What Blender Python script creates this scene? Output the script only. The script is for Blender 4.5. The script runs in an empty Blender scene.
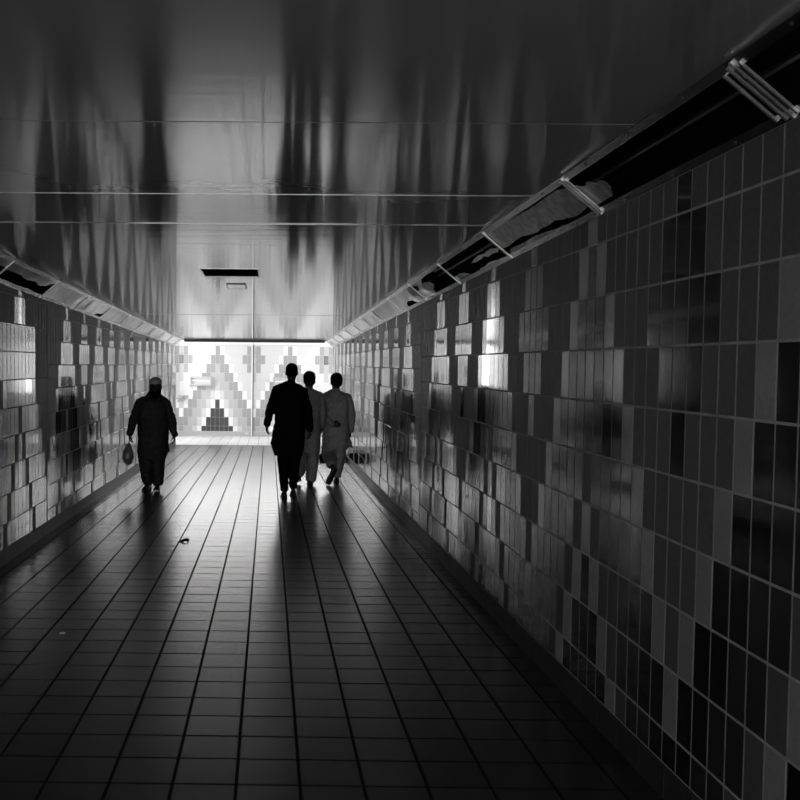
import bpy, bmesh, math, random
from mathutils import Vector, Matrix

# ------------------------------------------------------------------ camera
F_PX, CX, CY = 939.837, 258.243, 420.621          # focal length / principal point of the cropped photograph, 800 px frame
YAW, PITCH, ROLL, EYE = -0.0109, 0.04353, 0.00901, 1.6129
scene = bpy.context.scene
C = scene.collection

def ray(px, py):
    u, w = (px - CX) / F_PX, (py - CY) / F_PX
    cr, sr = math.cos(ROLL), math.sin(ROLL)
    u, w = u * cr + w * sr, -u * sr + w * cr
    cp, sp = math.cos(PITCH), math.sin(PITCH)
    y, z = -w * cp - sp, -w * sp + cp
    cy, sy = math.cos(YAW), math.sin(YAW)
    return Vector((u * cy + z * sy, -u * sy + z * cy, y))      # blender axes: x right, y into the tunnel, z up

fwd = ray(CX, CY)
right = (ray(CX + F_PX, CY) - fwd).normalized()
up = (ray(CX, CY - F_PX) - fwd).normalized()
cam_data = bpy.data.cameras.new('camera')
cam_data.sensor_fit = 'HORIZONTAL'
cam_data.sensor_width = 36.0
cam_data.lens = F_PX / 800 * 36.0
cam_data.shift_x = (400 - CX) / 800
cam_data.shift_y = (CY - 400) / 800
cam_data.clip_start = 0.05
cam = bpy.data.objects.new('camera', cam_data)
C.objects.link(cam)
m3 = Matrix((right, up, -fwd.normalized())).transposed()
cam.matrix_world = Matrix.Translation((0, 0, EYE)) @ m3.to_4x4()
scene.camera = cam

# ------------------------------------------------------------------ world, area lights, exposure
world = bpy.data.worlds.new('world'); scene.world = world; world.use_nodes = True
world.node_tree.nodes['Background'].inputs[0].default_value = (0.8, 0.8, 0.8, 1)
world.node_tree.nodes['Background'].inputs[1].default_value = 0.6

def area(name, loc, direction, sx, sy, power):
    l = bpy.data.lights.new(name, 'AREA'); l.shape = 'RECTANGLE'; l.size = sx; l.size_y = sy; l.energy = power
    l.color = (1, 1, 1)
    o = bpy.data.objects.new(name, l); C.objects.link(o); o.location = loc
    o.rotation_euler = Vector(direction).to_track_quat('-Z', 'Y').to_euler()
    return o
area('crossing_fill_top', (-0.3, 25.0, 3.55), (0, 0, -1), 6.4, 3.0, 32)          # added overhead area light, brightens the crossing floor and end wall
area('stair_fill_left', (-3.22, 25.95, 2.05), (1, -.75, 0), 1.2, 1.7, 82)               # added light for stair daylight, set forward and aimed at the tunnel walls
area('stair_fill_right', (2.64, 25.95, 2.05), (-1, -.75, 0), 1.2, 1.7, 62)  # its added counterpart, aimed at the opposite tunnel wall
area('rear_fill', (-0.36, -3.4, 1.35), (0, 1, 0), 3.6, 2.3, 115)          # added fill behind the camera, brightens the near walls and the figures

vs = scene.view_settings
vs.view_transform = 'Standard'; vs.look = 'None'; vs.exposure = 0.0; vs.gamma = 1.0; vs.use_curve_mapping = False
cy_ = scene.cycles
cy_.max_bounces = 14; cy_.diffuse_bounces = 6; cy_.glossy_bounces = 8
cy_.caustics_reflective = True; cy_.sample_clamp_indirect = 6.0; cy_.blur_glossy = 0.3
cy_.use_denoising = True

# ------------------------------------------------------------------ dimensions (metres)
XR, XL = 1.559, -2.279            # wall faces
ZC = 2.5755                       # ceiling
ZB = 2.4067                       # lower edge of the chamfer
CH = 0.205                        # chamfer inset
YEND, YJ = 23.0, 9.62             # end of tunnel walls, expansion joint
YW = 26.8                         # wall closing the crossing passage
YBACK = -3.0
T = 0.254                         # floor tile pitch
XA, Y0 = -0.1151, 4.4403          # floor grid origin
SL = 0.0168                       # rise of the wall courses along the tunnel
BASE_H = 0.125
rnd = random.Random(7)

# ------------------------------------------------------------------ materials
MAT = {}
def mat(name, col, rough=0.5, spec=0.5, metal=0.0, var=None, bump=None, emit=None, trans=0.0, coat=0.0, rvar=None, ior=1.5, aniso=None):
    m = bpy.data.materials.new(name); m.use_nodes = True; nt = m.node_tree
    b = nt.nodes['Principled BSDF']
    b.inputs['Base Color'].default_value = (col, col, col, 1)
    b.inputs['Roughness'].default_value = rough
    b.inputs['Specular IOR Level'].default_value = spec
    b.inputs['Metallic'].default_value = metal
    b.inputs['Coat Weight'].default_value = coat
    b.inputs['Coat Roughness'].default_value = 0.06
    b.inputs['IOR'].default_value = ior
    if aniso:
        b.inputs['Anisotropic'].default_value = aniso
        tv = nt.nodes.new('ShaderNodeCombineXYZ'); tv.inputs[1].default_value = 1.0
        nt.links.new(tv.outputs[0], b.inputs['Tangent'])
    geo = nt.nodes.new('ShaderNodeNewGeometry')
    if var:                                        # var = (noise scale, amount[, stretch xyz])
        n = nt.nodes.new('ShaderNodeTexNoise'); n.inputs['Scale'].default_value = var[0]; n.inputs['Detail'].default_value = 5
        mp = nt.nodes.new('ShaderNodeMapping')
        if len(var) > 2: mp.inputs['Scale'].default_value = var[2]
        nt.links.new(geo.outputs['Position'], mp.inputs['Vector']); nt.links.new(mp.outputs[0], n.inputs['Vector'])
        r = nt.nodes.new('ShaderNodeMapRange'); r.inputs[1].default_value = 0.3; r.inputs[2].default_value = 0.7
        r.inputs[3].default_value = col * (1 - var[1]); r.inputs[4].default_value = col * (1 + var[1])
        nt.links.new(n.outputs['Fac'], r.inputs[0])
        cc = nt.nodes.new('ShaderNodeCombineColor')
        for i in range(3): nt.links.new(r.outputs[0], cc.inputs[i])
        nt.links.new(cc.outputs[0], b.inputs['Base Color'])
    if rvar:                                       # rvar = (scale, lo, hi)
        n = nt.nodes.new('ShaderNodeTexNoise'); n.inputs['Scale'].default_value = rvar[0]; n.inputs['Detail'].default_value = 4
        nt.links.new(geo.outputs['Position'], n.inputs['Vector'])
        r = nt.nodes.new('ShaderNodeMapRange'); r.inputs[1].default_value = 0.3; r.inputs[2].default_value = 0.7
        r.inputs[3].default_value = rvar[1]; r.inputs[4].default_value = rvar[2]
        nt.links.new(n.outputs['Fac'], r.inputs[0]); nt.links.new(r.outputs[0], b.inputs['Roughness'])
    if bump:                                       # list of (scale, stretch, distance)
        prev = None
        for sc_, st, dist in bump:
            mp = nt.nodes.new('ShaderNodeMapping'); mp.inputs['Scale'].default_value = st
            n = nt.nodes.new('ShaderNodeTexNoise'); n.inputs['Scale'].default_value = sc_; n.inputs['Detail'].default_value = 3
            bp = nt.nodes.new('ShaderNodeBump'); bp.inputs['Strength'].default_value = 1.0; bp.inputs['Distance'].default_value = dist
            nt.links.new(geo.outputs['Position'], mp.inputs['Vector']); nt.links.new(mp.outputs[0], n.inputs['Vector'])
            nt.links.new(n.outputs['Fac'], bp.inputs['Height'])
            if prev: nt.links.new(prev.outputs[0], bp.inputs['Normal'])
            prev = bp
        nt.links.new(prev.outputs[0], b.inputs['Normal'])
        if coat: nt.links.new(prev.outputs[0], b.inputs['Coat Normal'])
    if trans: b.inputs['Transmission Weight'].default_value = trans
    MAT[name] = m
    return m

def cell_variation(m, size, amount):
    """one shade per tile, from the cell of the world grid it lies in"""
    nt = m.node_tree; b = nt.nodes['Principled BSDF']; col = b.inputs['Base Color'].default_value[0]
    geo = nt.nodes.new('ShaderNodeNewGeometry')
    sub = nt.nodes.new('ShaderNodeVectorMath'); sub.operation = 'SUBTRACT'; sub.inputs[1].default_value = (XA, Y0, 0)
    div = nt.nodes.new('ShaderNodeVectorMath'); div.operation = 'DIVIDE'; div.inputs[1].default_value = (size, size, 10)
    fl = nt.nodes.new('ShaderNodeVectorMath'); fl.operation = 'FLOOR'
    wn = nt.nodes.new('ShaderNodeTexWhiteNoise'); wn.noise_dimensions = '3D'
    r = nt.nodes.new('ShaderNodeMapRange'); r.inputs[3].default_value = 1 - amount; r.inputs[4].default_value = 1 + amount
    n2 = nt.nodes.new('ShaderNodeTexNoise'); n2.inputs['Scale'].default_value = 14; n2.inputs['Detail'].default_value = 6
    r2 = nt.nodes.new('ShaderNodeMapRange'); r2.inputs[1].default_value = .3; r2.inputs[2].default_value = .7
    r2.inputs[3].default_value = col * .75; r2.inputs[4].default_value = col * 1.25
    mul = nt.nodes.new('ShaderNodeMath'); mul.operation = 'MULTIPLY'
    cc = nt.nodes.new('ShaderNodeCombineColor')
    L = nt.links.new
    L(geo.outputs['Position'], sub.inputs[0]); L(sub.outputs[0], div.inputs[0]); L(div.outputs[0], fl.inputs[0]); L(fl.outputs[0], wn.inputs['Vector'])
    L(wn.outputs['Value'], r.inputs[0]); L(geo.outputs['Position'], n2.inputs['Vector']); L(n2.outputs['Fac'], r2.inputs[0])
    L(r.outputs[0], mul.inputs[0]); L(r2.outputs[0], mul.inputs[1])
    for i in range(3): L(mul.outputs[0], cc.inputs[i])
    L(cc.outputs[0], b.inputs['Base Color'])

mat('grout', 0.37, 0.9, 0.1, var=(9, 0.25))
mat('tile_matte', 0.105, 0.55, 0.40, var=(60, 0.15))
mat('tile_inner', 0.085, 0.55, 0.40, var=(60, 0.15))
mat('tile_light', 0.30, 0.16, 0.9, var=(60, 0.10), bump=[(5, (1, 1, .3), .00012)], ior=1.9)
mat('tile_black', 0.008, 0.08, 1.0, bump=[(5, (1, 1, .3), .00012)], ior=1.85)
mat('tile_grey_gloss', 0.03, 0.12, 1.0, bump=[(5, (1, 1, .3), .00012)], ior=1.85)
mat('tile_base', 0.035, 0.5, 0.25, var=(20, 0.3))
mat('floor_grout', 0.010, 0.9, 0.1)
mat('floor_tile', 0.026, 0.26, 0.55, ior=1.5)
mat('floor_tile_lit', 0.55, 0.35, 0.8)  # floor tile lightened for the crossing: daylight put into the colour
cell_variation(MAT['floor_tile'], T, 0.22)
mat('ceiling_paint', 0.46, 0.08, 0.6, metal=0.45, aniso=0.9, var=(1.2, 0.12, (1, .4, 1)), bump=[(1.0, (1.0, 9, 1), .0008)])
mat('end_bg', 0.66, 0.2, 0.5); mat('end_white', 0.90, 0.2, 0.5); mat('end_grey', 0.36, 0.2, 0.5)
mat('end_pale', 0.50, 0.2, 0.5); mat('end_dark', 0.07, 0.2, 0.5); mat('end_grout', 0.62, 0.9, 0.1)
mat('white_paint', 0.85, 0.6, 0.2); mat('concrete', 0.25, 0.85, 0.2, var=(6, 0.2))
mat('steel', 0.55, 0.3, 0.5, metal=1.0, var=(30, 0.1)); mat('dark_steel', 0.10, 0.4, 0.5, metal=0.6)
mat('aluminium', 0.62, 0.38, 0.5, metal=0.9, var=(14, 0.2)); mat('rail_metal', 0.30, 0.22, 0.5, metal=1.0, var=(14, 0.2))
mat('diffuser_plastic', 0.80, 0.09, 0.5, var=(3, 0.25), bump=[(2.2, (1, 1, 1), .012)])
mat('diffuser_dim', 0.16, 0.25, 0.4, var=(18, 0.5), bump=[(2.2, (1, 1, 1), .012)])  # darker copy of the diffuser, dimness of the near bays put into colour
mat('black_hole', 0.006, 0.9, 0.05)
mat('black_cloth', 0.008, 0.95, 0.03); mat('charcoal_cloth', 0.040, 0.95, 0.03, var=(25, .2)); mat('grey_cloth', 0.30, 0.95, 0.05, var=(25, .12))
mat('skin', 0.035, 0.55, 0.3); mat('hair', 0.006, 0.8, 0.1); mat('cap_cloth', 0.45, 0.95, 0.05)
mat('shoe_leather', 0.010, 0.5, 0.3); mat('eye_white', 0.06, 0.4, 0.3)
mat('bag_plastic', 0.22, 0.35, 0.4, var=(8, .3)); mat('bag_black', 0.01, 0.4, 0.3)
sg = mat('sky_glass', 0.8, 0.4, 0.3)
sg.node_tree.nodes['Principled BSDF'].inputs['Emission Color'].default_value = (1, 1, 1, 1)
sg.node_tree.nodes['Principled BSDF'].inputs['Emission Strength'].default_value = 12.5
mat('litter_dark', 0.008, 1.0, 0.0); mat('litter_white', 0.8, 0.7, 0.1)

# ------------------------------------------------------------------ mesh helpers
def link(name, verts, faces, mats, parent=None, mat_idx=None, smooth=False, loc=None):
    me = bpy.data.meshes.new(name)
    me.from_pydata(verts, [], faces)
    for m in (mats if isinstance(mats, (list, tuple)) else [mats]): me.materials.append(MAT[m])
    if mat_idx: me.polygons.foreach_set('material_index', mat_idx)
    if smooth: me.polygons.foreach_set('use_smooth', [True] * len(me.polygons))
    me.update()
    return put(name, me, parent, loc)

def put(name, me, parent=None, loc=None):
    o = bpy.data.objects.new(name, me); C.objects.link(o)
    if parent is not None: o.parent = parent
    if loc is not None: o.location = loc
    return o

def empty(name, loc=(0, 0, 0)):
    o = bpy.data.objects.new(name, None); C.objects.link(o); o.location = loc; o.empty_display_size = 0.1
    return o

def thing(o, label, cat, group=None):
    o['label'] = label; o['category'] = cat
    if group: o['group'] = group
    return o

def struct(o, label, cat):
    o['kind'] = 'structure'; o['label'] = label; o['category'] = cat
    return o

BOXF = [(0, 3, 2, 1), (4, 5, 6, 7), (0, 1, 5, 4), (1, 2, 6, 5), (2, 3, 7, 6), (3, 0, 4, 7)]
def boxv(x0, x1, y0, y1, z0, z1):
    return [(x0, y0, z0), (x1, y0, z0), (x1, y1, z0), (x0, y1, z0), (x0, y0, z1), (x1, y0, z1), (x1, y1, z1), (x0, y1, z1)]
class MB:
    def __init__(s): s.v = []; s.f = []; s.m = []
    def add(s, v, f, mi=0):
        o = len(s.v); s.v += v; s.f += [tuple(i + o for i in q) for q in f]; s.m += [mi] * len(f); return s
    def box(s, *a, mi=0): return s.add(boxv(*a), BOXF, mi)
    def build(s, name, mats, parent=None, smooth=False, loc=None):
        return link(name, s.v, s.f, mats, parent, s.m, smooth, loc)
def box(name, m, parent, *a):
    return MB().box(*a).build(name, m, parent)

# ------------------------------------------------------------------ setting: floor
floor = MB().box(XL - .3, XR + .3, YBACK, YEND - .02, -.2, -.004).build('floor', 'floor_grout')
struct(floor, 'dark square tiles covering the passage floor', 'floor')

def plate(x0, x1, y0, y1, z, th, ch):
    """flat tile with a small chamfer, top at z"""
    v = [(x0, y0, z - th), (x1, y0, z - th), (x1, y1, z - th), (x0, y1, z - th),
         (x0, y0, z - ch), (x1, y0, z - ch), (x1, y1, z - ch), (x0, y1, z - ch),
         (x0 + ch, y0 + ch, z), (x1 - ch, y0 + ch, z), (x1 - ch, y1 - ch, z), (x0 + ch, y1 - ch, z)]
    f = [(0, 1, 5, 4), (1, 2, 6, 5), (2, 3, 7, 6), (3, 0, 4, 7), (4, 5, 9, 8), (5, 6, 10, 9), (6, 7, 11, 10), (7, 4, 8, 11), (8, 9, 10, 11)]
    return v, f

GX, GY = 0.010, 0.009
cells = []
for k in range(-9, 7):
    xa, xb = max(XA + k * T, XL + .002), min(XA + (k + 1) * T, XR - .002)
    if xb - xa < .02: continue
    for n in range(-12, 74):
        ya = Y0 + n * T; yb = ya + T
        if ya > YEND - .06: break
        cells.append((xa + GX / 2, xb - GX / 2, ya + GY / 2, min(yb, YEND - .03) - GY / 2))
def in_frame(p):
    v = Vector(p) - Vector((0, 0, EYE)); d = v.dot(fwd)
    if d < .1: return False
    u = CX + F_PX * v.dot(right) / d; w = CY - F_PX * v.dot(up) / d
    return -20 < u < 820 and -20 < w < 820
def rank(c):
    mid = ((c[0] + c[1]) / 2, (c[2] + c[3]) / 2, 0)
    return (0 if in_frame(mid) else 1, mid[1])
cells.sort(key=rank)
std = {}
rest = MB()
for i, c in enumerate(cells):
    dz = rnd.uniform(-.0006, .0006)
    if i < 300:
        w, l = round(c[1] - c[0], 4), round(c[3] - c[2], 4)
        if (w, l) not in std:
            v, f = plate(-w / 2, w / 2, -l / 2, l / 2, 0, .004, .0022)
            me = bpy.data.meshes.new('tile'); me.from_pydata(v, [], f); me.materials.append(MAT['floor_tile']); me.materials.append(MAT['floor_grout'])
            me.polygons.foreach_set('material_index', [1] * 8 + [0]); std[(w, l)] = me      # sides and chamfers in grout colour
        o = put('tile', std[(w, l)], floor, ((c[0] + c[1]) / 2, (c[2] + c[3]) / 2, dz))
        o.rotation_euler = (rnd.gauss(0, .0011), rnd.gauss(0, .0011), 0)
    else:
        v, f = plate(c[0], c[1], c[2], c[3], dz, .004, .0015)
        a, b_ = rnd.gauss(0, .0011), rnd.gauss(0, .0011); cx_, cy2 = (c[0] + c[1]) / 2, (c[2] + c[3]) / 2
        rest.add([(x, y, z + (x - cx_) * a + (y - cy2) * b_) for x, y, z in v], f); rest.m[-9:] = [1] * 8 + [0]
fs = rest.build('tile_field', ['floor_tile', 'floor_grout'], floor); fs['kind'] = 'stuff'

# crossing passage floor with its own tile grid
cf = MB().box(-3.75, 3.15, YEND - .02, YW + .3, -.2, -.004).build('floor_crossing', 'floor_grout')
struct(cf, 'bright tiled floor of the crossing passage', 'floor')
mb = MB()
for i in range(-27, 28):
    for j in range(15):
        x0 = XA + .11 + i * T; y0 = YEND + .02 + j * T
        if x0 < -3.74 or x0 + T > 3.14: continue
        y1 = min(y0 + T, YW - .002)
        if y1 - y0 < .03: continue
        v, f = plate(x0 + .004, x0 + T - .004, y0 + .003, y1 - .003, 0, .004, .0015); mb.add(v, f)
q = mb.build('tile_field', 'floor_tile_lit', cf); q['kind'] = 'stuff'
box('threshold_strip', 'dark_steel', cf, XL + .02, XR - .02, YEND - .03, YEND + .018, -.006, .003)

# ------------------------------------------------------------------ setting: side walls
AXIS = 3.5909 + 1.0
def kind_at(r, n):
    d = abs(((n + 8) % 16) - 8)
    if r >= 7 and d <= r - 7: return 'K'
    if r >= 6 and d == r - 6: return 'W'
    if d == r: return 'W'
    if r - 2 <= d < r: return 'D'
    if r - 4 <= d < r - 2: return 'G'
    if d < r: return 'I'
    if 0 <= r <= 4 and (8 - d) <= 2 - abs(r - 2): return 'D'
    return 'M'
KM = {'K': 'tile_black', 'W': 'tile_light', 'D': 'tile_black', 'G': 'tile_grey_gloss', 'I': 'tile_inner', 'M': 'tile_matte'}
KO = list(KM); KL = [KM[k] for k in KO]
TW, TH, TG, TCH = .125, .25, .0100, .0008

def wall_tile(side, y0, y1, lo, hi):
    """tile on a side wall; lo/hi are functions of y; returns verts around world coords"""
    s = -1 if side == 'R' else 1
    xf = XR if side == 'R' else XL
    def ring(x, g):
        return [(x, y0 + g, lo(y0 + g) + g), (x, y1 - g, lo(y1 - g) + g), (x, y1 - g, hi(y1 - g) - g), (x, y0 + g, hi(y0 + g) - g)]
    v = ring(xf, 0) + ring(xf + s * .0008, 0) + ring(xf + s * .0015, TCH)
    f = [(0, 1, 5, 4), (1, 2, 6, 5), (2, 3, 7, 6), (3, 0, 4, 7), (4, 5, 9, 8), (5, 6, 10, 9), (6, 7, 11, 10), (7, 4, 8, 11), (8, 9, 10, 11)]
    if side == 'L': f = [tuple(reversed(q)) for q in f]
    return v, f

def side_wall(side, off):
    xf = XR if side == 'R' else XL
    s = 1 if side == 'R' else -1
    xa, xb = sorted((xf, xf + s * .3))
    w = MB().box(xa, xb, YBACK, YEND, -.2, ZC + .2).build('wall_right' if side == 'R' else 'wall_left', 'grout')
    struct(w, 'wall of black grey and pale upright tiles in triangles, %s' % ('beside the two men in grey' if side == 'R' else 'beside the man with the white cap'), 'wall')
    tiles = []
    for sec, (ya, yb, o2) in enumerate(((1.35, YJ - .008, off), (YJ + .008, YEND - .01, off - .121))):
        line = lambda k, y, o2=o2: EYE + o2 + (2 - k) * TH + SL * y
        n = math.floor((ya - AXIS) / TW) - 1
        while True:
            n += 1
            c = AXIS + n * TW
            y0, y1 = max(c - TW / 2, ya) + TG / 2, min(c + TW / 2, yb) - TG / 2
            if y0 > yb: break
            if y1 - y0 < .02: continue
            for r in range(-1, 11):
                lo = lambda y, r=r, line=line: max(line(r, y) + TG / 2, BASE_H + .006)
                hi = lambda y, r=r, line=line: min(line(r - 1, y) - TG / 2, ZB - .004)
                if hi(y0) - lo(y0) < .012 or hi(y1) - lo(y1) < .012: continue
                k = kind_at(r, n)
                if k == 'D' and r <= 4 and abs(c - 9.591) < .4: k = 'M'          # no diamond across the expansion joint
                if side == 'L' and sec == 0 and r in (2, 3) and 7.2 < c < 9.2: k = 'W'
                full = hi(y0) == line(r - 1, y0) - TG / 2 and lo(y0) == line(r, y0) + TG / 2 and abs(y1 - y0 - TW + TG) < 1e-5
                tiles.append((k, y0, y1, lo, hi, full, (xf, c, (lo(c) + hi(c)) / 2)))
    tiles.sort(key=lambda t: (0 if in_frame(t[6]) else 1, t[1]))
    shared = {}
    rest = MB()
    for i, (k, y0, y1, lo, hi, full, mid) in enumerate(tiles):
        v, f = wall_tile(side, y0, y1, lo, hi)
        cx_, cy2, cz = mid
        a, b_ = rnd.gauss(0, .0012), rnd.gauss(0, .0008)
        if i < 300:
            me = shared.get(k) if full else None
            if me is None:
                me = bpy.data.meshes.new('tile'); me.from_pydata([(x - cx_, y - cy2, z - cz) for x, y, z in v], [], f)
                me.materials.append(MAT[KM[k]])
                if full: shared[k] = me
            o = put('tile', me, w, (cx_, cy2, cz)); o.rotation_euler = (0, b_, a)
        else:
            rest.add([(x + (y - cy2) * a + (z - cz) * b_, y, z) for x, y, z in v], f, KO.index(k))
    q = rest.build('tile_field', KL, w); q['kind'] = 'stuff'
    # skirting of dark tiles, and the filled expansion joint
    sk = MB(); y = 1.35
    while y < YEND - .02:
        y1 = min(y + .25, YEND - .01)
        xs = sorted((xf - s * .012, xf)); sk.box(xs[0], xs[1], y + .003, y1 - .003, -.003, BASE_H)
        y += .25
    q = sk.build('skirting', 'tile_base', w); q['kind'] = 'stuff'
    xs = sorted((xf - s * .002, xf)); box('joint_strip', 'tile_inner', w, xs[0], xs[1], YJ - .008, YJ + .008, BASE_H, ZB - .01)
    # steel corner guard at the far end
    xs = sorted((xf - s * .008, xf + s * .05)); box('corner_guard', 'steel', w, xs[0], xs[1], YEND - .006, YEND + .006, 0, ZB)
    return w
wall_r = side_wall('R', .0838)
wall_l = side_wall('L', .0900)

# ------------------------------------------------------------------ setting: ceiling
ceil = empty('ceiling'); struct(ceil, 'glossy painted ceiling panels over the passage', 'ceiling')
edges = [YBACK, 3.56, 4.93, 5.87, 9.41, 14.1, 18.7, YEND]
HX0, HX1, HY0, HY1 = -.612, -.095, 8.21, 8.87
for a, b_ in zip(edges[:-1], edges[1:]):
    y0, y1 = a + .006, b_ - .006
    z0, z1 = ZC + (.004 if a in (4.93, 9.41) else 0), ZC + .05
    mb = MB()
    if y0 < HY0 < y1:
        mb.box(XL, XR, y0, HY0, z0, z1); mb.box(XL, XR, HY1, y1, z0, z1)
        mb.box(XL, HX0, HY0, HY1, z0, z1); mb.box(HX1, XR, HY0, HY1, z0, z1)
    else:
        mb.box(XL, XR, y0, y1, z0, z1)
    mb.build('panel', 'ceiling_paint', ceil)
box('slab', 'concrete', ceil, XL - .3, XR + .3, YBACK, HY0 - .02, ZC + .06, ZC + .3)
box('slab', 'concrete', ceil, XL - .3, XR + .3, HY1 + .02, YEND, ZC + .06, ZC + .3)
box('joint_bead', 'aluminium', ceil, XL + CH, XR - CH, 4.926, 4.934, ZC - .0015, ZC + .01)
box('edge_trim', 'dark_steel', ceil, XL + CH, XR - CH, YEND - .05, YEND + .01, ZC - .055, ZC + .02)
h = empty('ceiling_hatch', ((HX0 + HX1) / 2, (HY0 + HY1) / 2, ZC)); thing(h, 'open black rectangular recess in the ceiling', 'hatch')
cxh, cyh = h.location.x, h.location.y
hx, hy = (HX1 - HX0) / 2, (HY1 - HY0) / 2
MB().box(-hx, hx, -hy, hy, .24, .25).build('back_plate', 'black_hole', h)
m_ = MB().box(-hx, -hx + .01, -hy, hy, .004, .24).box(-hx, hx, -hy, -hy + .01, .004, .24).box(-hx, hx, hy - .01, hy, .004, .24).box(hx - .01, hx, -hy, hy, .004, .24)
m_.build('housing', 'black_hole', h)
m_ = MB().box(-hx, -hx + .012, -hy, hy, -.004, .004).box(hx - .012, hx, -hy, hy, -.004, .004).box(-hx + .012, hx - .012, -hy, -hy + .012, -.004, .004).box(-hx + .012, hx - .012, hy - .012, hy, -.004, .004)
m_.build('rim', 'aluminium', h)
pl = empty('ceiling_plate', (-.342, 9.79, ZC)); thing(pl, 'small white framed plate on the ceiling beyond the black recess', 'ceiling plate')
MB().box(-.09, .09, -.222, .222, -.003, 0).build('cover', 'ceiling_paint', pl)
MB().box(-.1, -.09, -.235, .235, -.0045, 0).box(.09, .1, -.235, .235, -.0045, 0).box(-.09, .09, -.235, -.222, -.0045, 0).box(-.09, .09, .222, .235, -.0045, 0).build('frame', 'dark_steel', pl)

# ------------------------------------------------------------------ setting: chamfer light troughs
def cove(side, name, label):
    s = -1 if side == 'R' else 1
    xw = XR if side == 'R' else XL
    root = empty(name); struct(root, label, 'light trough')
    # frame: along y; across (v) from the ceiling edge (v=0) to the wall edge (v=1)
    A = Vector((xw + s * CH, 0, ZC)); B = Vector((xw, 0, ZB))
    ac = (B - A); W = ac.length; ac /= W
    nrm = Vector((s * (ZC - ZB), 0, -CH)).normalized()          # towards the room
    def P(y, v, d): p = A + ac * v + nrm * d; return (p.x, y, p.z)
    def prism(poly, d0, d1):
        n = len(poly); v = [P(y, q, d0) for y, q in poly] + [P(y, q, d1) for y, q in poly]
        f = [tuple(range(n)), tuple(range(2 * n - 1, n - 1, -1))] + [(i, i + n, (i + 1) % n + n, (i + 1) % n) for i in range(n)]
        return v, f
    def rect(y0, y1, v0, v1, d0, d1): return prism([(y0, v0), (y1, v0), (y1, v1), (y0, v1)], d0, d1)
    def mk(nm, m, parts, parent=root):
        mb = MB()
        for v, f in parts: mb.add(v, f)
        return mb.build(nm, m, parent)
    r0, r1 = .036, W - .036
    ye = YEND - .02
    tr = mk('top_rail', 'rail_metal', [rect(YBACK, ye, .002, r0, -.012, .006)])
    br = mk('bottom_rail', 'rail_metal', [rect(YBACK, ye, r1, W - .002, -.012, .006)])
    mk('trough_back', 'black_hole', [rect(YBACK, ye, .01, W - .01, -.10, -.095)])  # black backing and linings paint the shade inside the trough
    xs = sorted((xw, xw + s * .004)); box('trough_shade_lining', 'black_hole', root, xs[0], xs[1], YBACK, ye, ZB + .006, ZC)
    xs = sorted((xw + s * .004, xw + s * (CH - .01))); box('trough_shade_lining', 'black_hole', root, xs[0], xs[1], YBACK, ye, ZC - .005, ZC)
    mk('lamp_holder', 'dark_steel', [rect(YBACK, ye, W * .46, W * .5, -.095, -.06)])
    n = -3
    divs = []
    while True:
        y = 2.85 + 1.613 * n; n += 1
        if y > ye: break
        divs.append(y)
    bolts = []
    for y in divs:
        near = side == 'R' and y < 5
        if near:
            for j, (dy, va, vb) in enumerate([(-.05, .01, -.02), (-.018, -.004, .0), (.012, .004, -.012), (.055, .02, -.03)][: 4 if y < 4 else 3]):
                mk('divider', 'aluminium', [rect(y + dy, y + dy + .011, .012 + va, W - .004 + vb * .5, .006, .014)])
        else:
            mk('divider', 'aluminium', [rect(y - .016, y + .016, .008, W - .006, .004, .012)])
        for t in (.2, .5, .8):
            bolts.append((y + 1.613 * t, .018)); bolts.append((y + 1.613 * t, W - .018))
    for y, v in bolts:
        if y > 12 or y < 2: continue
        mk('bolt', 'dark_steel', [prism([(y + .006 * math.cos(a), v + .006 * math.sin(a)) for a in [i * math.pi / 3 for i in range(6)]], .006, .010)], tr if v < .1 else br)
    torn = {}
    # torn diffusers: polygons (t along the bay, v across 0..1)
    if side == 'R':
        torn = {-3: [], -2: [], -1: [], 
                0: [[(0.82, .55), (.90, .30), (.95, .35), (1, .2), (1, .95), (.86, .9)]],
                1: [[(0, .25), (.12, .05), (1, .0), (1, .72), (.72, .66), (.55, .80), (.32, .74), (.18, .92), (0, .8)], [(.3, .97), (.6, .86), (.93, .84), (1, 1), (.3, 1)]],
                2: [[(.02, .62), (.12, .50), (.24, .56), (.38, .50), (.55, .64), (.42, .66), (.3, .62), (.22, .72), (.08, .74)], [(.72, .98), (.8, .80), (.9, .74), (1, .78), (1, 1)], [(.1, 1), (.25, .93), (.5, .96), (.5, 1)]],
                3: [[(.38, 0), (.66, .05), (.72, .26), (.55, .34), (.50, .62), (.62, .78), (.66, 1), (1, 1), (1, .45), (.9, .40), (.88, .2), (1, .12), (1, 0)], [(0, .12), (.14, .0), (.3, .0), (.2, .14)]],
                4: [[(0, 0), (1, 0), (1, 1), (.70, 1), (.66, .80), (.52, .68), (.38, .74), (.30, 1), (.0, 1)]]}
    else:
        torn = {-3: [], -2: [], -1: [], 0: [[(0, 0), (1, 0), (1, 1), (0, 1)]], 1: [[(0, 0), (1, 0), (1, .4), (.4, .5), (0, .6)]],
                2: [[(0, 0), (1, 0), (1, .35), (.4, .45), (0, .5)]],
                3: [[(0, 0), (1, 0), (1, .12), (.90, .40), (.80, .55), (.62, .42), (.50, .52), (.2, .40), (0, .45)], [(0, 1), (0, .96), (.5, .97), (1, .98), (1, 1)]],
                5: [[(0, 0), (1, 0), (1, .7), (.82, .8), (.7, 1), (0, 1)]]}
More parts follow.
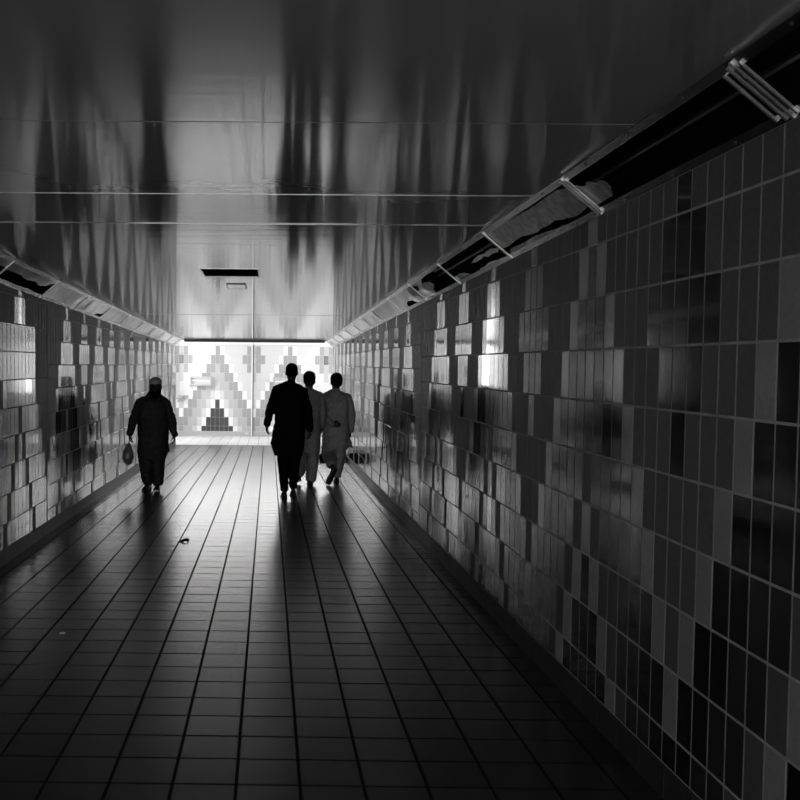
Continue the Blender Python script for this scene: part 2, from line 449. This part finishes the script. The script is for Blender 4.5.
    for i, (y0, y1) in enumerate(zip(divs, divs[1:] + [ye])):
        idx = i - 3
        polys = torn.get(idx, [[(0, 0), (1, 0), (1, 1), (0, 1)]])
        for poly in polys:
            pts = []
            m = len(poly)
            full = m == 4 and poly[0] == (0, 0) and poly[2] == (1, 1)
            for a in range(m):                      # roughen torn edges
                p, q = poly[a], poly[(a + 1) % m]
                edge = (p[0] == q[0] and p[0] in (0, 1)) or (p[1] == q[1] and p[1] in (0, 1))
                pts.append(p)
                if not edge:
                    for t in (.33, .66):
                        pts.append((p[0] + (q[0] - p[0]) * t + rnd.uniform(-.012, .012), p[1] + (q[1] - p[1]) * t + rnd.uniform(-.04, .04)))
            pts = [(y0 + .017 + (y1 - y0 - .034) * min(max(t, 0), 1), r0 + (r1 - r0) * min(max(v, 0), 1)) for t, v in pts]
            mk('diffuser_panel', 'diffuser_dim' if side == 'R' and idx < 2 else 'diffuser_plastic', [prism(pts, -.004, 0)])
    return root
cove('R', 'trim_1', 'slanted light trough along the ceiling edge above the two men in grey')
cove('L', 'trim_2', 'slanted light trough along the ceiling edge above the man with the white cap')

# ------------------------------------------------------------------ setting: crossing passage shell and patterned end wall
XT = -.468
we = MB().box(-4.05, XT, YW, YW + .3, -.2, 3.9).box(XT, 3.45, YW + .05, YW + .3, -.2, 3.9, mi=0).build('wall_end', ['end_grout', 'white_paint'])
struct(we, 'bright end wall with two grey tile triangles', 'wall')
PX, PZ, ZT1 = .129, .253, 2.56
mb = MB(); EM = ['end_bg', 'end_white', 'end_grey', 'end_pale', 'end_dark', 'tile_grey_gloss']
def end_kind(r, d):
    if r >= 7 and d <= r - 7: return 4
    if r >= 6 and d == r - 6: return 1
    if d == r and r > 0: return 1
    if r - 2 <= d < r and not (r == 3 and d == 0): return 2
    if r - 4 <= d < r - 2: return 3
    if 1 <= r <= 4 and (8 - d) <= 2 - abs(r - 2): return 5 if d == 8 and r == 2 else (3 if d == 8 else 2)
    return 0
for n in range(-17, 35):
    xc = -1.462 + n * PX
    d = abs(((n + 8) % 16) - 8)
    yb = YW if xc < XT else YW + .05
    x0, x1 = xc - PX / 2, xc + PX / 2
    if xc < XT: x1 = min(x1, XT - .03)
    else: x0 = max(x0, XT + .03)
    if x1 - x0 < .02: continue
    for r in range(0, 11):
        z1 = ZT1 - (r - 1) * PZ - .003; z0 = z1 - PZ + .006
        if r == 0: z1 = 2.605
        z0 = max(z0, .135)
        mb.box(x0 + .003, x1 - .003, yb - .005, yb, z0, z1, mi=end_kind(r, d))
q = mb.build('tile_field', EM, we); q['kind'] = 'stuff'
mb = MB().box(-3.75, XT - .03, YW - .012, YW, 0, .125).box(XT + .03, 3.15, YW + .038, YW + .05, 0, .125); mb.build('skirting', 'end_pale', we)
MB().box(-3.75, XT - .03, YW - .02, YW, 2.61, 2.73).box(XT + .03, 3.15, YW + .03, YW + .05, 2.61, 2.73).build('sill_band', 'white_paint', we)
win = MB().box(-3.7, XT - .03, YW - .012, YW - .004, 2.74, 3.5).box(XT + .03, 3.1, YW + .038, YW + .046, 2.74, 3.5).build('window_1', 'sky_glass')
struct(win, 'long frosted daylight window above the bright end wall', 'window')
MB().box(XT - .028, XT + .004, YW - .03, YW + .05, 0, 3.55).build('corner_trim', 'white_paint', we)
MB().box(XT + .004, XT + .03, YW + .02, YW + .05, 0, 2.60).build('shade_strip', 'dark_steel', we)  # dark strip standing in for the shadow beside the proud panel
def wbox(name, m, *a, lab=None, cat='wall'):
    o = MB().box(*a).build(name, m); struct(o, lab, cat); return o
wbox('wall_crossing_left', 'white_paint', -4.05, -3.75, YEND, YW, -.2, 3.9, lab='plain wall at the left end of the crossing passage')
wbox('wall_crossing_right', 'white_paint', 3.15, 3.45, YEND, YW, -.2, 3.9, lab='plain wall at the right end of the crossing passage')
wbox('wall_front_left', 'white_paint', -4.05, XL - .3, YEND - .3, YEND, -.2, 3.9, lab='crossing passage wall left of the tunnel mouth')
wbox('wall_front_right', 'white_paint', XR + .3, 3.45, YEND - .3, YEND, -.2, 3.9, lab='crossing passage wall right of the tunnel mouth')
wbox('wall_front_top', 'white_paint', XL - .3, XR + .3, YEND - .3, YEND, ZC + .31, 3.9, lab='crossing passage wall over the tunnel mouth')

# ------------------------------------------------------------------ fittings on the end wall
def sign_box(xc, y, label):
    o = empty('wall_box', (xc, y, 1.57)); thing(o, label, 'wall box', 'white framed boxes on the end wall')
    w, hh = .31, .125
    MB().box(-w, w, -.09, 0, hh - .035, hh).box(-w, w, -.09, 0, -hh, -hh + .035).box(-w, -w + .04, -.09, 0, -hh + .035, hh - .035).box(w - .04, w, -.09, 0, -hh + .035, hh - .035).build('frame', 'end_pale', o)
    MB().box(-w + .04, w - .04, -.02, 0, -hh + .035, hh - .035).build('back_panel', 'end_bg', o)
    MB().box(-w + .05, w - .05, -.06, -.02, -.02, .012).build('tube', 'end_white', o)
    MB().box(-w - .02, w + .02, -.10, 0, -hh - .03, -hh).build('ledge', 'end_grey', o)
sign_box(-1.94, YW - .005, 'white framed box on the end wall above the small security camera')
sign_box(.44, YW + .045, 'white framed box on the end wall, the one farther from the security camera')
sc = empty('security_camera', (-2.42, YW - .005, 1.12)); thing(sc, 'small security camera under a plate low on the bright end wall', 'security camera')
MB().box(-.16, .13, -.14, 0, .0, .03).build('mounting_plate', 'end_grey', sc)
MB().box(-.02, .02, -.10, -.06, -.07, 0).build('arm', 'end_grey', sc)
cb = []
for i in range(10):
    a = i * math.pi / 5; cb.append((.035 * math.cos(a), .035 * math.sin(a)))
v = [(-.15 - .02, -.08 + c, -.13 + s_) for c, s_ in cb] + [(.03, -.08 + c, -.08 + s_) for c, s_ in cb]
f = [tuple(range(10)), tuple(range(19, 9, -1))] + [(i, (i + 1) % 10, (i + 1) % 10 + 10, i + 10) for i in range(10)]
link('camera_body', v, f, 'end_grey', sc)
v2 = [(x - (.006 if x < 0 else .19), -.08 + (y + .08) * .7, -.13 + (z + (.13 if x < 0 else .08)) * .7) for x, y, z in v]
link('lens', v2, f, 'black_hole', sc)
thing(box('outlet_box', 'end_bg', None, -.66, -.56, YW - .05, YW - .006, .03, .12), 'small pale outlet box at the foot of the end wall', 'outlet box')

# ------------------------------------------------------------------ people
def frame_for(d, ref):
    d = d.normalized(); a = ref.cross(d)
    if a.length < 1e-4: a = Vector((1, 0, 0)).cross(d)
    a.normalize(); return a, d.cross(a)
def tube(path, n=14, ref=(0, 1, 0), close=True):
    """path: list of (point, ra, rb); ra across `a` axis (perp to ref), rb along ref-like axis"""
    v = []; f = []; pts = [Vector(p[0]) for p in path]; ref = Vector(ref)
    for i, (p, ra, rb) in enumerate(path):
        d = (pts[min(i + 1, len(pts) - 1)] - pts[max(i - 1, 0)])
        a, b = frame_for(d, ref)
        for j in range(n):
            t = 2 * math.pi * j / n
            q = pts[i] + a * (ra * math.cos(t)) + b * (rb * math.sin(t)); v.append(tuple(q))
    for i in range(len(path) - 1):
        for j in range(n):
            f.append((i * n + j, i * n + (j + 1) % n, (i + 1) * n + (j + 1) % n, (i + 1) * n + j))
    if close:
        f.append(tuple(reversed(range(n)))); o = (len(path) - 1) * n; f.append(tuple(o + j for j in range(n)))
    return v, f
def limb(pts, rads, sub=3, n=14, flat=1.0, ref=(0, 1, 0)):
    """smooth tapered limb through joints with rounded ends"""
    P = [Vector(p) for p in pts]; path = []
    d0 = (P[0] - P[1]).normalized(); d1 = (P[-1] - P[-2]).normalized()
    for t, k in ((.95, .3), (.75, .66), (.4, .92)): path.append((P[0] + d0 * rads[0] * t, rads[0] * k, rads[0] * k * flat))
    for i in range(len(P) - 1):
        for j in range(sub):
            t = j / sub; path.append((P[i].lerp(P[i + 1], t), rads[i] * (1 - t) + rads[i + 1] * t, (rads[i] * (1 - t) + rads[i + 1] * t) * flat))
    path.append((P[-1], rads[-1], rads[-1] * flat))
    for t, k in ((.4, .92), (.75, .66), (.95, .3)): path.append((P[-1] + d1 * rads[-1] * t, rads[-1] * k, rads[-1] * k * flat))
    return tube(path, n, ref)
def ball(c, rx, ry, rz, n=14, m=9):
    v = []; f = []
    for i in range(m + 1):
        ph = math.pi * (i + .02) / (m + .04)
        for j in range(n):
            t = 2 * math.pi * j / n
            v.append((c[0] + rx * math.sin(ph) * math.cos(t), c[1] + ry * math.sin(ph) * math.sin(t), c[2] - rz * math.cos(ph)))
    for i in range(m):
        for j in range(n): f.append((i * n + j, i * n + (j + 1) % n, (i + 1) * n + (j + 1) % n, (i + 1) * n + j))
    f.append(tuple(reversed(range(n)))); f.append(tuple(m * n + j for j in range(n)))
    return v, f
def stack(rings, n=20):
    """rings (x, y, z, rx, ry[, power]) bottom to top, closed"""
    v = []; f = []
    for r in rings:
        e = r[5] if len(r) > 5 else 2.0
        for j in range(n):
            t = 2 * math.pi * j / n; c, s = math.cos(t), math.sin(t)
            v.append((r[0] + r[3] * math.copysign(abs(c) ** (2 / e), c), r[1] + r[4] * math.copysign(abs(s) ** (2 / e), s), r[2]))
    for i in range(len(rings) - 1):
        for j in range(n): f.append((i * n + j, i * n + (j + 1) % n, (i + 1) * n + (j + 1) % n, (i + 1) * n + j))
    f.append(tuple(reversed(range(n)))); o = (len(rings) - 1) * n; f.append(tuple(o + j for j in range(n)))
    return v, f

def fused(name, parts, m, voxel, parent=None, loc=None, smooth_it=4, folds=None, ground=None):
    """one continuous skin over overlapping closed shapes"""
    mb = MB()
    for v, f in parts: mb.add(v, f)
    me = bpy.data.meshes.new(name); me.from_pydata(mb.v, [], mb.f); me.update()
    tmp = bpy.data.objects.new(name + '_tmp', me); C.objects.link(tmp)
    r = tmp.modifiers.new('r', 'REMESH'); r.mode = 'VOXEL'; r.voxel_size = voxel
    s = tmp.modifiers.new('s', 'SMOOTH'); s.factor = .5; s.iterations = smooth_it
    if folds:
        tx = bpy.data.textures.new(name, 'CLOUDS'); tx.noise_scale = folds[0]; tx.noise_depth = 2
        d = tmp.modifiers.new('d', 'DISPLACE'); d.texture = tx; d.strength = folds[1]; d.mid_level = .5; d.texture_coords = 'LOCAL'
    dg = bpy.context.evaluated_depsgraph_get(); dg.update()
    out = bpy.data.meshes.new_from_object(tmp.evaluated_get(dg))
    bpy.data.objects.remove(tmp); bpy.data.meshes.remove(me)
    out.name = name; out.materials.clear(); out.materials.append(MAT[m])
    out.polygons.foreach_set('use_smooth', [True] * len(out.polygons))
    if ground is not None:
        for vv in out.vertices:
            if vv.co.z < ground: vv.co.z = ground
    return put(name, out, parent, loc)

def hand_parts(wrist, direction, palm_n, thumb_side, curl=.5, size=1.0):
    """palm and five fingers; direction = along the hand, palm_n = where the palm faces, thumb_side = which side the thumb leaves"""
    W = Vector(wrist); D = Vector(direction).normalized(); N = Vector(palm_n); N = (N - D * N.dot(D)).normalized(); S = D.cross(N)
    if S.dot(Vector(thumb_side)) < 0: S = -S
    k = size; parts = []
    pal = [(W - D * .02 * k, .026 * k, .022 * k), (W + D * .02 * k, .034 * k, .018 * k), (W + D * .055 * k, .042 * k, .016 * k), (W + D * .088 * k, .040 * k, .013 * k)]
    parts.append(tube(pal, 14, tuple(N)))
    for i, (off, ln) in enumerate(((.030, .072), (.010, .080), (-.010, .074), (-.030, .058))):
        p = W + D * (.080 - abs(off) * .15) * k + S * off * k; d = D.copy(); pts = [p - D * .015 * k]; rad = [.0095 * k]
        for j, fr in enumerate((.45, .32, .23)):
            ang = curl * (.5 + .35 * j); d = (d * math.cos(ang) + N * math.sin(ang)).normalized(); nn = (N - d * N.dot(d)); N2 = nn.normalized() if nn.length > .05 else N
            p = p + d * ln * fr * k; pts.append(p.copy()); rad.append((.0092 - .0007 * j) * k)
        parts.append(limb(pts, rad, 2, 8))
    p0 = W + D * .02 * k + S * .026 * k; p1 = W + D * .052 * k + S * .052 * k + N * .012 * k; p2 = p1 + (D * .8 + S * .15 + N * .5).normalized() * .030 * k; p3 = p2 + (D * .8 - S * .1 + N * .6).normalized() * .024 * k
    parts.append(limb([p0, p1, p2, p3], [.014 * k, .0115 * k, .0105 * k, .009 * k], 2, 8))
    return parts

def head_parts(c, front, s=1.0, beard=False):
    """c = centre of the skull at eye height, front = +1 looks along +y, -1 towards the camera"""
    x, y, z = c; g = front
    P = []
    P.append(stack([(x, y + g * .055 * s, z - .118 * s, .026 * s, .022 * s), (x, y + g * .045 * s, z - .105 * s, .045 * s, .045 * s), (x, y + g * .03 * s, z - .075 * s, .060 * s, .068 * s),
                    (x, y + g * .02 * s, z - .035 * s, .069 * s, .080 * s), (x, y + g * .008 * s, z, .073 * s, .092 * s), (x, y, z + .04 * s, .076 * s, .098 * s),
                    (x, y - g * .004 * s, z + .075 * s, .069 * s, .088 * s), (x, y - g * .006 * s, z + .10 * s, .05 * s, .064 * s), (x, y - g * .006 * s, z + .115 * s, .022 * s, .028 * s)]))
    P.append(limb([(x, y + g * .092 * s, z + .006 * s), (x, y + g * .108 * s, z - .026 * s), (x, y + g * .098 * s, z - .040 * s)], [.010 * s, .014 * s, .015 * s], 2, 8))   # nose
    P.append(ball((x, y + g * .088 * s, z + .022 * s), .052 * s, .014 * s, .012 * s))                    # brow
    P.append(ball((x, y + g * .088 * s, z - .066 * s), .024 * s, .012 * s, .006 * s))                    # upper lip
    P.append(ball((x, y + g * .085 * s, z - .078 * s), .021 * s, .012 * s, .007 * s))                    # lower lip
    for q in (-1, 1):
        P.append(ball((x + q * .079 * s, y - g * .008 * s, z - .012 * s), .010 * s, .022 * s, .033 * s, 10, 8))   # ear
        P.append(ball((x + q * .042 * s, y + g * .066 * s, z - .030 * s), .022 * s, .020 * s, .020 * s, 10, 8))   # cheek
    return P

def shoe(parent, toe, heel, lift=0.0, roll=0.0, m='shoe_leather'):
    """closed shoe from heel to toe point (x, y, z of sole)"""
    H, Tt = Vector(heel), Vector(toe); d = Tt - H; L = d.length; d.normalize()
    side = Vector((d.y, -d.x, 0)).normalized() if abs(d.z) < .6 else d.cross(Vector((0, 1, 0))).normalized(); upv = side.cross(d)
    if abs(d.z) < .6:
        if upv.z < 0: upv = -upv
    elif upv.y < 0: upv = -upv
    v = []; f = []; n = 12
    prof = [(-.05, .024, .030, .06), (-.01, .042, .045, .095), (.22, .043, .045, .11), (.45, .044, .038, .085), (.68, .052, .030, .062), (.88, .046, .024, .045), (1.0, .024, .014, .028)]
    for t, w, hh, top in prof:
        c = H + d * (L * t)
        for j in range(n):
            a = 2 * math.pi * j / n; cs, sn = math.cos(a), math.sin(a)
            zz = top * max(sn, 0) if sn > 0 else 0
            hw = w * (1 if sn <= .1 else (cs and abs(cs) ** .4 / max(abs(cs), .05) ** 0))
            v.append(tuple(c + side * (w * cs * (1.05 if sn <= 0 else 1)) + upv * (zz + (.0 if sn > 0 else .0 + .012 * (1 + sn)))))
    k = len(prof)
    for i in range(k - 1):
        for j in range(n): f.append((i * n + j, i * n + (j + 1) % n, (i + 1) * n + (j + 1) % n, (i + 1) * n + j))
    f.append(tuple(reversed(range(n)))); f.append(tuple((k - 1) * n + j for j in range(n)))
    zmin = min(q[2] for q in v)
    if lift == 0.0: v = [(x, y, z - zmin + .0005) for x, y, z in v]
    return link('shoe', v, f, m, parent, smooth=True)

def person(loc, label, front, neck, head, shoulders, arms, legs, torso, trousers, cloth, trouser_mat, hair=True, hs=1.0, extras=(), sleeve=.055, cuff=.05, hv=1.0, group=None, flaps=()):
    """all coordinates are metres from the point on the floor between the feet"""
    base = []
    hx_, hy_, hz = head
    base += head_parts(head, front, hs)
    base.append(limb([(neck[0], neck[1], neck[2] - .06), (neck[0], neck[1], neck[2] + .03), (hx_, hy_ - front * .012, hz - .07)], [.062, .054, .052], 3, 14))
    base.append(stack([(torso[i][0], torso[i][1], torso[i][2], torso[i][3] * .72, torso[i][4] * .72) for i in range(len(torso)) if torso[i][2] > .75]))
    for (sh, el, wr, hd, pn, th, curl) in arms:
        base.append(limb([(sh[0] * .85 + neck[0] * .15, sh[1], sh[2] - .05), el, wr], [.036, .034, .027], 4, 12))
        base.append(limb([(neck[0], neck[1], neck[2] - .10), (sh[0] * .85 + neck[0] * .15, sh[1], sh[2] - .05)], [.05, .035], 3, 12))
        base += hand_parts(wr, hd, pn, th, curl)
    for (hip, kn, an, heel, toe) in legs:
        base.append(limb([hip, kn, an], [.075, .052, .036], 4, 12))
        h2 = Vector(heel) + Vector((0, 0, .035)); t2 = Vector(heel).lerp(Vector(toe), .8) + Vector((0, 0, .022))
        base.append(limb([tuple(an), tuple(h2.lerp(t2, .25)), tuple(t2)], [.034, .028, .020], 3, 10))
    body = fused('person', base, 'skin', .0065, None, loc, 2)
    thing(body, label, 'person', group)
    # kameez: torso and sleeves
    parts = [stack(torso)]
    for (sh, el, wr, hd, pn, th, curl) in arms:
        w2 = Vector(el).lerp(Vector(wr), .98)
        inner = Vector((neck[0] + (sh[0] - neck[0]) * .3, sh[1], sh[2] + .030))
        parts.append(limb([tuple(inner), (sh[0] * .93 + neck[0] * .07, sh[1], sh[2] - .02), el, tuple(w2)], [.066, sleeve + .012, sleeve + .006, cuff], 4, 14))
    for fl_ in flaps: parts.append(fl_)
    parts.append(limb([(neck[0], neck[1], neck[2] - .07), (neck[0], neck[1], neck[2] + .012)], [.085, .062], 3, 14))
    fused('kameez', parts, cloth, .010, body, None, 3, (.07, .030))
    fused('trousers', trousers, trouser_mat, .010, body, None, 3, (.06, .026))
    for (hip, kn, an, heel, toe) in legs:
        shoe(body, toe, heel, lift=0.0 if min(heel[2], toe[2]) < .004 and abs(heel[2] - toe[2]) < .06 else 1.0)
    if hair:
        x, y, z = head; g = front; s = hs * hv
        hp = [stack([(x, y - g * .035 * s, z - .055 * s, .060 * s, .050 * s), (x, y - g * .030 * s, z - .02 * s, .077 * s, .074 * s), (x, y - g * .018 * s, z + .03 * s, .083 * s, .090 * s),
                     (x, y - g * .006 * s, z + .06 * s, .082 * s, .102 * s), (x, y - g * .004 * s, z + .095 * s, .070 * s, .086 * s), (x, y - g * .004 * s, z + .118 * s, .045 * s, .056 * s), (x, y, z + .128 * s, .015 * s, .02 * s)])]
        fused('hair', hp, 'hair', .008, body, None, 2, (.03, .006))
    for q in (-1, 1):
        x, y, z = head
        vv, ff = ball((x + q * .031 * hs, y + front * .088 * hs, z + .002), .011, .009, .008, 8, 6)
        link('eye', vv, ff, 'eye_white', body, smooth=True)
    return body

def trouser_leg(hip, kn, an, r0, r1, r2, end=.9):
    a2 = Vector(kn).lerp(Vector(an), end)
    return limb([hip, kn, tuple(a2)], [r0, r1, r2], 5, 16)

# tall man in black, walking away
mx, my = 0.293, 12.91
arms = [((-.200, .0, 1.50), (-.268, .015, 1.22), (-.312, .05, 1.00), (-.05, .10, -1), (.8, .3, 0), (.2, 1, 0), .55),
        ((.185, .0, 1.48), (.250, -.02, 1.19), (.278, .0, .94), (.02, .05, -1), (-.8, .3, 0), (-.2, 1, 0), .6)]
legs = [((-.085, 0, .92), (-.085, .03, .50), (-.060, -.10, .10), (-.068, -.165, 0), (-.075, .095, 0)),
        ((.075, 0, .92), (.070, .08, .50), (.058, .10, .12), (.058, .05, .0), (.066, .31, .0))]
torso = [(.005, 0, .52, .150, .12, 2.4), (.0, 0, .58, .172, .135, 2.4), (-.005, 0, .74, .212, .15, 2.4), (.0, 0, .92, .212, .150, 2.3), (.0, 0, 1.10, .205, .135, 2.3), (.0, 0, 1.30, .225, .135, 2.4),
         (-.002, 0, 1.44, .220, .12, 2.4), (.0, 0, 1.52, .165, .09, 2.2), (.01, 0, 1.57, .08, .06)]
tr = [trouser_leg((-.075, 0, .85), (-.085, .03, .48), (-.060, -.10, .10), .11, .080, .058, .92), trouser_leg((.07, 0, .85), (.072, .08, .48), (.058, .10, .12), .11, .080, .060, .9)]
fl = [limb([(-.185, -.02, .98), (-.215, -.03, .74), (-.185, -.03, .60)], [.04, .045, .03], 3, 10)]
person((mx, my, 0), 'tall man in black tunic and trousers walking away, seen from behind', 1, (.015, 0, 1.57), (.020, .01, 1.715), None, arms, legs, torso, tr, 'black_cloth', 'black_cloth', hs=1.02, flaps=fl)

# man in grey half hidden behind the tall man
gx, gy = 0.602, 14.42
arms = [((-.175, .0, 1.40), (-.225, .02, 1.12), (-.215, .06, .88), (0, .1, -1), (.8, .2, 0), (.2, 1, 0), .5),
        ((.195, .0, 1.39), (.230, -.01, 1.12), (.215, .03, .90), (0, .1, -1), (-.8, .2, 0), (-.2, 1, 0), .5)]
legs = [((-.075, 0, .88), (-.105, .10, .47), (-.115, -.06, .145), (-.140, -.06, .085), (-.125, .17, .03)),
        ((.075, 0, .88), (.080, .03, .47), (.045, -.02, .09), (.040, -.085, 0), (.055, .17, 0))]
torso = [(.01, 0, .50, .175, .13, 2.4), (.01, 0, .60, .185, .14, 2.4), (.01, 0, .85, .195, .14, 2.3), (.01, 0, 1.05, .190, .13, 2.3), (.01, 0, 1.25, .205, .13, 2.4),
         (.01, 0, 1.36, .205, .115, 2.4), (.01, 0, 1.435, .155, .085, 2.2), (.01, 0, 1.48, .08, .06)]
tr = [trouser_leg((-.07, 0, .80), (-.10, .10, .45), (-.115, -.06, .15), .12, .10, .075, .85), trouser_leg((.07, 0, .80), (.085, .03, .45), (.060, -.02, .09), .12, .105, .085, .95)]
person((gx, gy, 0), 'man in grey tunic walking away between the tall man in black and another man', 1, (.015, 0, 1.475), (.020, .01, 1.607), None, arms, legs, torso, tr, 'grey_cloth', 'grey_cloth', hs=1.06, hv=1.10)

# man in grey with one hand behind his back
rx, ry = 1.040, 14.74
arms = [((-.180, .0, 1.375), (-.245, -.085, 1.10), (-.06, -.195, .935), (1, -.05, -.12), (0, -1, .15), (0, .3, 1), .7),
        ((.215, .0, 1.36), (.270, .0, 1.08), (.250, .02, .82), (-.02, .1, -1), (-.8, .2, 0), (-.2, 1, 0), .5)]
legs = [((-.075, 0, .86), (-.085, .06, .46), (-.045, -.30, .285), (-.015, -.375, .26), (-.125, -.335, .012)),
        ((.075, 0, .86), (.085, .05, .46), (.045, .02, .09), (.035, -.045, 0), (.045, .20, 0))]
torso = [(.03, 0, .54, .18, .13, 2.4), (.03, 0, .62, .195, .14, 2.4), (.025, 0, .85, .205, .145, 2.3), (.02, 0, 1.05, .200, .135, 2.3), (.015, 0, 1.22, .215, .135, 2.4),
         (.01, 0, 1.33, .215, .12, 2.4), (.01, 0, 1.405, .16, .09, 2.2), (.01, 0, 1.455, .08, .06)]
tr = [trouser_leg((-.07, 0, .80), (-.085, .06, .45), (-.050, -.29, .29), .125, .115, .085, .8), trouser_leg((.075, 0, .80), (.085, .05, .45), (.045, .02, .09), .12, .10, .07, .9)]
fl = [limb([(.17, -.02, .75), (.225, -.03, .62), (.27, -.03, .575)], [.06, .05, .025], 3, 10)]
person((rx, ry, 0), 'man in grey tunic walking away near the wall, hand folded behind his back', 1, (.015, 0, 1.455), (.018, .01, 1.585), None, arms, legs, torso, tr, 'grey_cloth', 'grey_cloth', hs=1.07, hv=1.10, flaps=fl)

# man with the cap, walking towards the camera
lx, ly = -1.68, 13.56
arms = [((-.190, .0, 1.29), (-.275, .02, 1.02), (-.318, -.04, .82), (-.03, -.1, -1), (.8, 0, 0), (.2, -1, 0), 1.0),
        ((.200, .0, 1.29), (.280, .02, 1.02), (.325, -.04, .82), (.02, -.1, -1), (-.8, 0, 0), (-.2, -1, 0), .5)]
legs = [((-.075, 0, .82), (-.085, -.03, .44), (-.060, .06, .09), (-.050, .10, 0), (-.105, -.14, 0)),
        ((.085, 0, .82), (.100, -.09, .44), (.095, -.16, .09), (.092, -.10, .005), (.108, -.37, .035))]
torso = [(-.005, 0, .44, .195, .14, 2.4), (.0, 0, .50, .215, .15, 2.4), (.015, 0, .68, .225, .165, 2.3), (.015, 0, .88, .225, .165, 2.3), (.01, 0, 1.05, .220, .155, 2.3), (.01, 0, 1.20, .220, .14, 2.4),
         (.01, 0, 1.28, .20, .12, 2.3), (.02, 0, 1.35, .14, .09, 2.2), (.03, 0, 1.42, .085, .07)]
tr = [trouser_leg((-.08, 0, .75), (-.088, -.03, .43), (-.065, .06, .09), .125, .105, .090, .85), trouser_leg((.085, 0, .75), (.10, -.09, .43), (.098, -.15, .10), .12, .100, .088, .85)]
fl = [limb([(.17, -.02, .72), (.21, -.03, .60), (.245, -.03, .575)], [.06, .045, .022], 3, 10)]
p4 = person((lx, ly, 0), 'man in charcoal tunic and white cap walking towards the camera with a bag', -1, (.035, 0, 1.40), (.045, -.02, 1.505), None, arms, legs, torso, tr, 'charcoal_cloth', 'charcoal_cloth', hair=False, hs=1.08, sleeve=.062, flaps=fl)
fused('beard', [stack([(.045, -.085, 1.335, .035, .028), (.045, -.075, 1.365, .068, .055), (.045, -.06, 1.42, .086, .072), (.045, -.03, 1.47, .092, .066)])], 'hair', .007, p4, None, 2, (.03, .006))
fused('collar_scarf', [stack([(.03, 0, 1.30, .14, .10), (.03, -.01, 1.36, .105, .09), (.04, -.01, 1.41, .075, .075)])], 'black_cloth', .009, p4, None, 2, (.06, .012))
fused('cap', [stack([(.045, -.018, 1.535, .097, .120), (.045, -.018, 1.575, .095, .116), (.045, -.016, 1.608, .080, .096), (.045, -.015, 1.630, .046, .056), (.045, -.015, 1.637, .012, .014)])], 'cap_cloth', .007, p4, None, 2)
# the bag he carries
bg = empty('carrier_bag', (lx - .338, ly - .06, .365)); thing(bg, 'limp grey and black plastic carrier bag hanging from the capped man\'s hand', 'bag')
fused('bag_body', [stack([(0, 0, 0, .014, .02), (.003, 0, .03, .050, .06), (0, 0, .10, .080, .09), (.0, 0, .19, .078, .085), (.006, 0, .26, .050, .05), (.010, 0, .315, .018, .02)])], 'bag_plastic', .007, bg, None, 2, (.05, .014))
fused('dark_stripe', [limb([(-.045, -.035, .04), (-.068, -.03, .12), (-.055, -.03, .20)], [.014, .020, .012], 4, 10), limb([(.045, -.03, .04), (.070, -.03, .12), (.058, -.02, .20)], [.014, .018, .012], 4, 10)], 'bag_black', .006, bg, None, 2)
link('handle', *limb([(.010, 0, .305), (.012, .005, .335), (.012, .015, .365)], [.012, .009, .008], 4, 8), 'bag_plastic', bg, smooth=True)

# ------------------------------------------------------------------ things on the floor
hb = empty('holdall', (1.275, 18.75, 0)); thing(hb, 'low black holdall on the floor by the wall, behind the walking men', 'bag')
fused('bag_body', [stack([(0, 0, .004, .25, .13, 4), (0, 0, .05, .272, .145, 4), (0, 0, .12, .268, .14, 3.5), (0, 0, .165, .24, .11, 3), (0, 0, .18, .16, .07, 2.5)])], 'bag_black', .009, hb, None, 2, (.08, .012), ground=.001)
link('zip', *limb([(-.22, 0, .176), (0, 0, .184), (.22, 0, .176)], [.008, .008, .008], 4, 8), 'steel', hb, smooth=True)
for s in (-1, 1):
    pts = [(-.10, s * .10, .13), (-.08, s * .115, .20), (0, s * .12, .215), (.08, s * .115, .20), (.10, s * .10, .13)]
    link('handle', *limb(pts, [.009] * 5, 3, 8), 'bag_black', hb, smooth=True)

lf = [(-.030, -.02, .002), (-.012, -.035, .014), (.012, -.028, .022), (.034, -.034, .010), (.038, .0, .004), (.030, .035, .026), (.008, .024, .030), (-.012, .03, .016), (-.034, .024, .003), (.0, .0, .034)]
lfaces = [(0, 1, 9), (1, 2, 9), (2, 3, 9), (3, 4, 9), (4, 5, 9), (5, 6, 9), (6, 7, 9), (7, 8, 9), (8, 0, 9)]
lv = lf + [(x * .96, y * .96, max(z - .006, .0)) for x, y, z in lf]
lfc = lfaces + [tuple(i + 10 for i in reversed(q)) for q in lfaces] + [(i, i + 10, (i + 1) % 9 + 10, (i + 1) % 9) for i in range(9)]
thing(link('crumpled_litter', [(x * 1.35, y * 1.8, z * .8) for x, y, z in lv], lfc, 'litter_dark', None, loc=(-.828, 9.27, .001)), 'small crumpled dark scrap lying on the floor tiles', 'litter')
thing(link('paper_scrap', [(x * .55, y * .30, z * .15 if z > .004 else 0) for x, y, z in lv], lfc, 'litter_white', None, loc=(-1.291, 5.86, .001)), 'tiny pale paper scrap lying on the dark floor tiles', 'litter')
